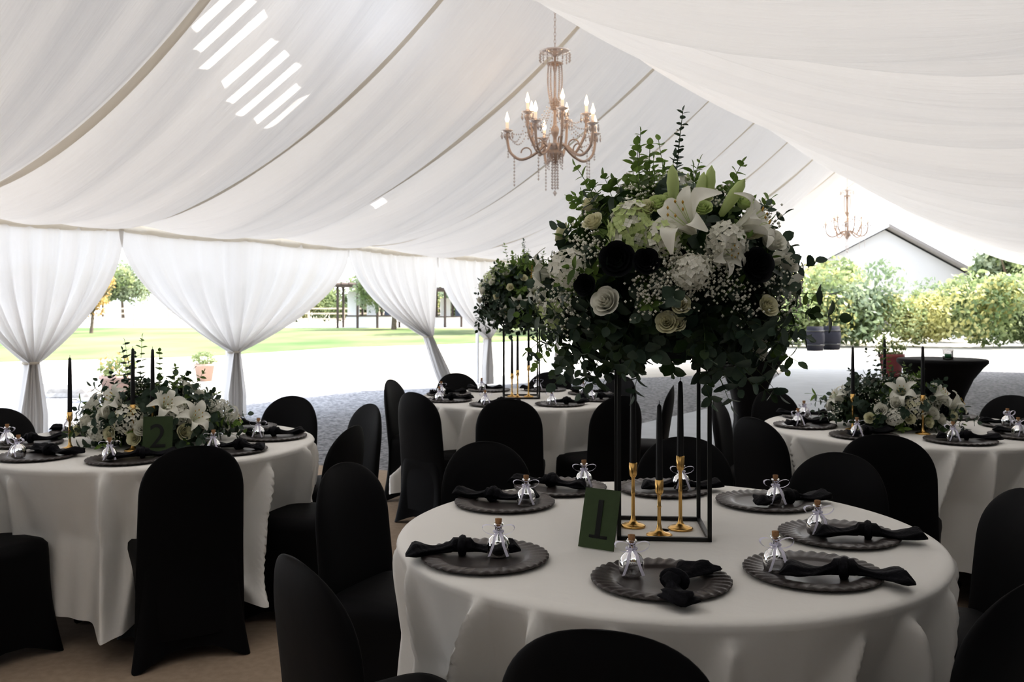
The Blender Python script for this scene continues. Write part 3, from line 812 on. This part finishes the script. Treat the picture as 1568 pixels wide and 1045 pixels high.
mb = MB(); lathe(mb, [(0, 0), (.035, 0), (.04, .01), (.04, .08), (.037, .08), (.036, .01), (0, .01)], 20, 0); lathe(mb, [(0, .012), (.034, .012), (.034, .045), (0, .045)], 16, 1)
place('drinking_glass', mb.mesh('drinking_glass', [M_glass, pbr('green_wax', (.05, .3, .12), rough=.5)]), (3.43, 7.2, 1.001))

# ------------------------------------------------------------------ ground
def poly(name, pts, z, mat):
    mb = MB(); mb.add([(x, y, z) for x, y in pts], [list(range(len(pts)))], 0); return place(name, mb.mesh(name, [mat], smooth=False))
M_carpet = pbr('tan_carpet', (.42, .33, .25), rough=.9, noise=.12, nscale=30, bump=.2, bscale=400, spec=.1)
M_gravel = pbr('gravel', (.33, .33, .335), rough=.9, col2=(.11, .11, .118), nscale=22, bump=1.0, bscale=22, spec=.1)
M_drive = pbr('pale_dirt', (.48, .45, .40), rough=.9, noise=.2, nscale=.4, bump=.1, bscale=5, spec=.1)
M_lawn = pbr('lawn', (.060, .100, .034), rough=.9, col2=(.16, .17, .085), nscale=.2, bump=.3, bscale=20, spec=.1, stretch=(1, .5, 1))
M_path = pbr('concrete_path', (.46, .48, .50), rough=.8, noise=.08, nscale=3, spec=.2)
poly('ground', [(-300, -60), (300, -60), (300, 400), (-300, 400)], -.05, M_drive)
poly('lawn', [(-90, 38), (-40, 27), (-14, 24), (-9, 27), (-6, 33), (-2, 36), (3, 42), (4, 62), (-90, 66)], -.04, M_lawn)
poly('gravel', [(-30, 12), (-12, 13.2), (-7.9, 14.2), (-6.2, 14.9), (-4.2, 15.2), (-2, 15.8), (-.6, 16.5), (1.5, 18), (5, 19.5), (10.4, 20.9), (16, 23), (30, 24), (30, -12), (-30, -12)], -.02, M_gravel)
def Wn(n, t): return W(n, t, 0)[:2]
poly('garden_path', [Wn(-4.6, 8.5), Wn(-2.6, 8.5), Wn(-2.2, 13), Wn(-2.4, 18), Wn(-2.0, 22), Wn(-1.8, 25), Wn(-6.2, 25), Wn(-5, 18), Wn(-4.3, 13)], -.01, M_path)
poly('floor', [Wn(-8.6, TA), Wn(NRR, TA), Wn(NRR, 8.3), Wn(-3.8, 8.3), Wn(-4.3, 6.3), Wn(-8.6, 5.6)], 0.0, M_carpet)

# ------------------------------------------------------------------ foliage outdoors
def foliage(mb, c, r, n, size, mat):
    d = nr.randn(n, 3); d /= np.linalg.norm(d, axis=1, keepdims=True)
    c = np.array(c); P = c + d * np.array(r) * (nr.uniform(.55, 1.08, (n, 1)))
    u = nr.randn(n, 3); u /= np.linalg.norm(u, axis=1, keepdims=True)
    w = np.cross(u, nr.randn(n, 3)); w /= np.linalg.norm(w, axis=1, keepdims=True)
    s = size * nr.uniform(.6, 1.3, (n, 1))
    V = np.stack([P - u * s, P + w * s * .5, P + u * s, P - w * s * .5], 1).reshape(-1, 3)
    mb.add(V, np.arange(4 * n).reshape(n, 4).tolist(), mat)
G_bush = leafmat('bush_leaf', (.13, .18, .075), (.32, .36, .18), tl=.45, scale=.9)
G_olive = leafmat('olive_leaf', (.16, .21, .12), (.33, .37, .26), tl=.45, scale=.6)
G_yel = leafmat('yellow_leaf', (.36, .35, .13), (.52, .50, .24), tl=.45, scale=1.5)
G_orange = leafmat('orange_leaf', (.5, .28, .11), (.5, .40, .17), tl=.45, scale=1.0)
M_trunk = pbr('bark', (.14, .11, .08), rough=.9, noise=.4, nscale=6)
def tree_mesh(seed, h, r, blobs, n, size, mats, trunk=True):
    r2 = random.Random(seed); mb = MB()
    if trunk:
        tube(mb, [(0, 0, -.1), (.1, .05, h * .3), (-.05, .1, h * .6)], [r * .07, r * .05, r * .03], 8, 0)
        for k in range(5):
            a = k * 1.3; tube(mb, [(0, 0, h * .3), (.4 * r * math.cos(a), .4 * r * math.sin(a), h * .55), (.75 * r * math.cos(a), .75 * r * math.sin(a), h * .75)], [r * .05, r * .03, r * .012], 6, 0)
    for k in range(blobs):
        a = r2.random() * 2 * pi; q = r2.uniform(0, .7) * r; zz = h * r2.uniform(.42 if trunk else .2, .82)
        s = r * r2.uniform(.32, .52)
        foliage(mb, (q * math.cos(a), q * math.sin(a), zz), (s, s, min(s, zz * .9)), n, size, 1 + r2.randrange(len(mats)))
    return mb.mesh('tree', [M_trunk] + mats)
ME_SHRUB = [tree_mesh(s, 2.2, 1.6, 12, 420, .09, [G_bush, G_bush, G_yel] if s % 2 else [G_bush, G_olive], False) for s in (1, 2, 3)]
ME_TREE = [tree_mesh(s, 7, 3.2, 18, 500, .20, [G_olive, G_bush]) for s in (4, 5)]
ME_OR = tree_mesh(9, 4.5, 2.0, 10, 260, .12, [G_orange, G_yel])
for i, (x, y, s) in enumerate([(10.2, 33, 1.1), (12.6, 34, 1.3), (14.8, 33.5, .9), (17.0, 32.5, 1.25), (19.0, 33, .95), (13.0, 38, 1.5), (20.4, 31, 1.15), (17.6, 38, 1.1), (22.5, 36, 1.5), (9, 36, 1.3), (25, 38, 1.6)]):
    place('garden_shrub', ME_SHRUB[i % 3], (x, y, -.05), rz=i * 1.3, scale=s)
for i, (x, y, s) in enumerate([(25.2, 46, .78), (30, 50, 1.0), (35.5, 45, 1.0), (11.5, 60, .7), (37, 56, 1.4), (2, 56, 1.1), (-1.5, 50, .9), (6, 50, 1.1), (9, 66, 1.2), (-7.5, 58, .8)]):
    place('garden_tree', ME_TREE[i % 2], (x, y, -.05), rz=i * 2.1, scale=s)
for i, (x, y, s) in enumerate([(-23, 50, .8), (-27, 53, .9)]):
    place('autumn_tree', ME_OR, (x, y, -.05), rz=i * 1.7, scale=s)
for i in range(9):
    place('hedge_bush', ME_SHRUB[i % 3], (-27 + 3.0 * i, 88 + (i % 3), -.05), rz=i, scale=1.5 + .25 * (i % 3))
for i in range(8):
    place('distant_tree', ME_TREE[i % 2], (-75 + 8.0 * i, 120 + 6 * (i % 3), -.05), rz=i, scale=.9 + .2 * (i % 2))

# fence
M_fence = pbr('weathered_rail', (.50, .42, .33), rough=.8, noise=.2, nscale=5)
mb = MB()
for i in range(22): box(mb, (-62 + 2.6 * i, 68, -.05), (-61.86 + 2.6 * i, 68.14, 1.35), 0)
for z in (.45, .85, 1.22): box(mb, (-62, 67.98, z), (-5, 68.02, z + .12), 0)
place('rail_fence', mb.mesh('rail_fence', [M_fence], smooth=False))
# garden pergola shed
M_dk = pbr('dark_timber', (.08, .06, .05), rough=.8); M_wh = pbr('white_paint', (.74, .74, .72), rough=.6); M_gl = pbr('dark_window', (.08, .1, .14), rough=.15)
def shed_mesh():
    mb = MB()
    for x in (-1.9, -.6, .7, 1.9):
        for y in (-1, 1): box(mb, (x - .07, y - .07, 0), (x + .07, y + .07, 2.7), 0)
    box(mb, (-2.2, -1.4, 2.7), (2.2, 1.4, 2.86), 0)
    for k in range(9): box(mb, (-2.1 + .5 * k, -1.6, 2.86), (-2.04 + .5 * k, 1.6, 3.0), 0)
    box(mb, (-1.6, .9, 0), (-.8, 1.0, 2.4), 1); box(mb, (-.3, .9, 0), (.5, 1.0, 2.2), 1); box(mb, (.9, .9, .3), (1.7, 1.0, 2.2), 2)
    box(mb, (-1.5, -.2, 0), (1.6, .5, .75), 1); box(mb, (-1.55, -.25, .75), (1.65, .55, .82), 0)
    return mb.mesh('garden_pergola', [M_dk, M_wh, M_gl], smooth=False)
ME_SHED = shed_mesh()
place('garden_pergola', ME_SHED, (-10.0, 64, -.05), scale=1.05)
place('garden_pergola', ME_SHED, (-4.6, 66, -.05), rz=.4, scale=.95)
# house
M_siding = pbr('pale_siding', (.42, .41, .40), rough=.8)
mb = MB(); M_roofg = pbr('house_fascia', (.20, .18, .165), rough=.8); M_shing = pbr('pale_roof', (.30, .29, .285), rough=.9, noise=.1)
hw, wh, ap, dp = 6.5, 2.75, 6.0, 12
mb.add([(-hw, 0, 0), (hw, 0, 0), (hw, 0, wh), (0, 0, ap), (-hw, 0, wh)], [[0, 1, 2, 3, 4]], 0)
mb.add([(-hw, dp, 0), (hw, dp, 0), (hw, dp, wh), (0, dp, ap), (-hw, dp, wh)], [[4, 3, 2, 1, 0]], 0)
box(mb, (-hw, 0, 0), (-hw + .1, dp, wh), 0); box(mb, (hw - .1, 0, 0), (hw, dp, wh), 0)
for s in (-1, 1):
    a = np.array([0, -.5, ap + .15]); b = np.array([s * (hw + .6), -.5, wh - .15]); u = np.array([0, dp + 1.0, 0]); t = np.array([0, 0, .2])
    mb.add([a, b, b + u, a + u, a + t, b + t, b + u + t, a + u + t], [[0, 1, 2, 3], [4, 7, 6, 5]], 2)
    fm = 1 if s == 1 else 0
    mb.add([a, b, b + t, a + t], [[0, 1, 2, 3]], fm); mb.add([b, b + u, b + u + t, b + t], [[0, 1, 2, 3]], fm)
box(mb, (-3, -.06, .9), (-1.4, .02, 2.2), 3); box(mb, (1.6, -.06, .9), (3.2, .02, 2.2), 3); box(mb, (-.5, -.06, 0), (.5, .02, 2.1), 1)
place('house', mb.mesh('house', [M_siding, M_roofg, M_shing, M_gl], smooth=False), (22.0, 54, -.05), rz=.12)

# pots, bins, boulder
def pot_mesh(matp, leafm, flm, h=.4, r=.22):
    mb = MB(); lathe(mb, [(0, 0), (r * .7, 0), (r * .95, h * .85), (r * 1.05, h * .86), (r * 1.05, h), (r * .9, h), (r * .85, h * .9), (0, h * .9)], 20, 0)
    foliage(mb, (0, 0, h + .10), (r * 1.2, r * 1.2, .16), 260, .04, 1); foliage(mb, (0, 0, h + .16), (r * 1.2, r * 1.2, .14), 90, .03, 2)
    return mb.mesh('potted_flowers', [matp, leafm, flm])
terr = pbr('pink_clay', (.36, .26, .22), rough=.8); redp = pbr('red_glaze', (.25, .06, .06), rough=.4)
place('potted_flowers', pot_mesh(terr, G_bush, G_orange, .35), (-6.05, 14.0, -.02), scale=1.1)
place('potted_flowers', pot_mesh(terr, G_bush, G_bush, .38, .22), (-6.05, 18.0, -.05), scale=.9)
place('potted_flowers', pot_mesh(redp, G_bush, G_yel, .5, .24), (7.55, 18.2, -.02), scale=1.0)
mb = MB(); lathe(mb, [(0, 0), (.30, 0), (.36, .4), (.36, .6), (.30, .95), (.27, .95), (.27, .85), (0, .85)], 24, 0)
for z in (.2, .75): lathe(mb, [(.345, z), (.355, z), (.36, z + .05), (.345, z + .05)], 24, 1)
ME_BAR = mb.mesh('barrel', [pbr('dark_barrel', (.02, .02, .025), rough=.8, spec=.1), M_metalblk])
for x, y in ((10.1, 30.5), (10.9, 31.2)): place('barrel_planter', ME_BAR, (x, y, -.05), scale=.85)
bm = bmesh.new(); bmesh.ops.create_icosphere(bm, subdivisions=3, radius=.45)
for v in bm.verts:
    k = 1 + .12 * math.sin(4 * v.co.x * 3 + 1) * math.cos(v.co.y * 9) + .06 * math.sin(v.co.z * 20); v.co = Vector((v.co.x * k * 1.1, v.co.y * k, v.co.z * k * .6))
me = bpy.data.meshes.new('boulder'); bm.to_mesh(me); bm.free(); me.materials.append(pbr('pale_stone', (.6, .58, .55), rough=.9, noise=.2)); place('boulder', me, (-7.1, 14.8, .12))

# ------------------------------------------------------------------ light
w = bpy.data.worlds.new('sky'); scene.world = w; w.use_nodes = True; nt = w.node_tree
bg = nt.nodes['Background']
sky = nt.nodes.new('ShaderNodeTexSky'); sky.sky_type = 'NISHITA'; sky.sun_disc = False
sky.sun_elevation = math.radians(50); sky.sun_rotation = math.atan2(.579, .277); sky.air_density = 1.0; sky.dust_density = 3.0
mixn = nt.nodes.new('ShaderNodeMix'); mixn.data_type = 'RGBA'; mixn.inputs[0].default_value = .85
nt.links.new(sky.outputs[0], mixn.inputs[6]); mixn.inputs[7].default_value = (2.55, 2.7, 2.98, 1)
nt.links.new(mixn.outputs[2], bg.inputs[0]); bg.inputs[1].default_value = 1.0
sl = bpy.data.lights.new('sun', 'SUN'); sl.energy = 11; sl.angle = .009; sl.color = (1, .945, .86)
so = bpy.data.objects.new('sun', sl); scene.collection.objects.link(so)
so.rotation_euler = Vector(sun_dir).to_track_quat('Z', 'Y').to_euler()

cam = bpy.data.cameras.new('camera'); co = bpy.data.objects.new('camera', cam); scene.collection.objects.link(co)
cam.sensor_width = 36; cam.lens = 36 * 1401 / 1568; cam.shift_y = -.0335; cam.clip_end = 1000
co.location = (0, 0, 1.415); co.rotation_euler = (pi / 2, 0, 0)
cam.dof.use_dof = True; cam.dof.focus_distance = 2.6; cam.dof.aperture_fstop = 8.0
scene.camera = co
scene.view_settings.view_transform = 'Standard'
try: scene.view_settings.look = 'Medium High Contrast'
except Exception as ex: print('look', ex)
scene.view_settings.exposure = 0.33
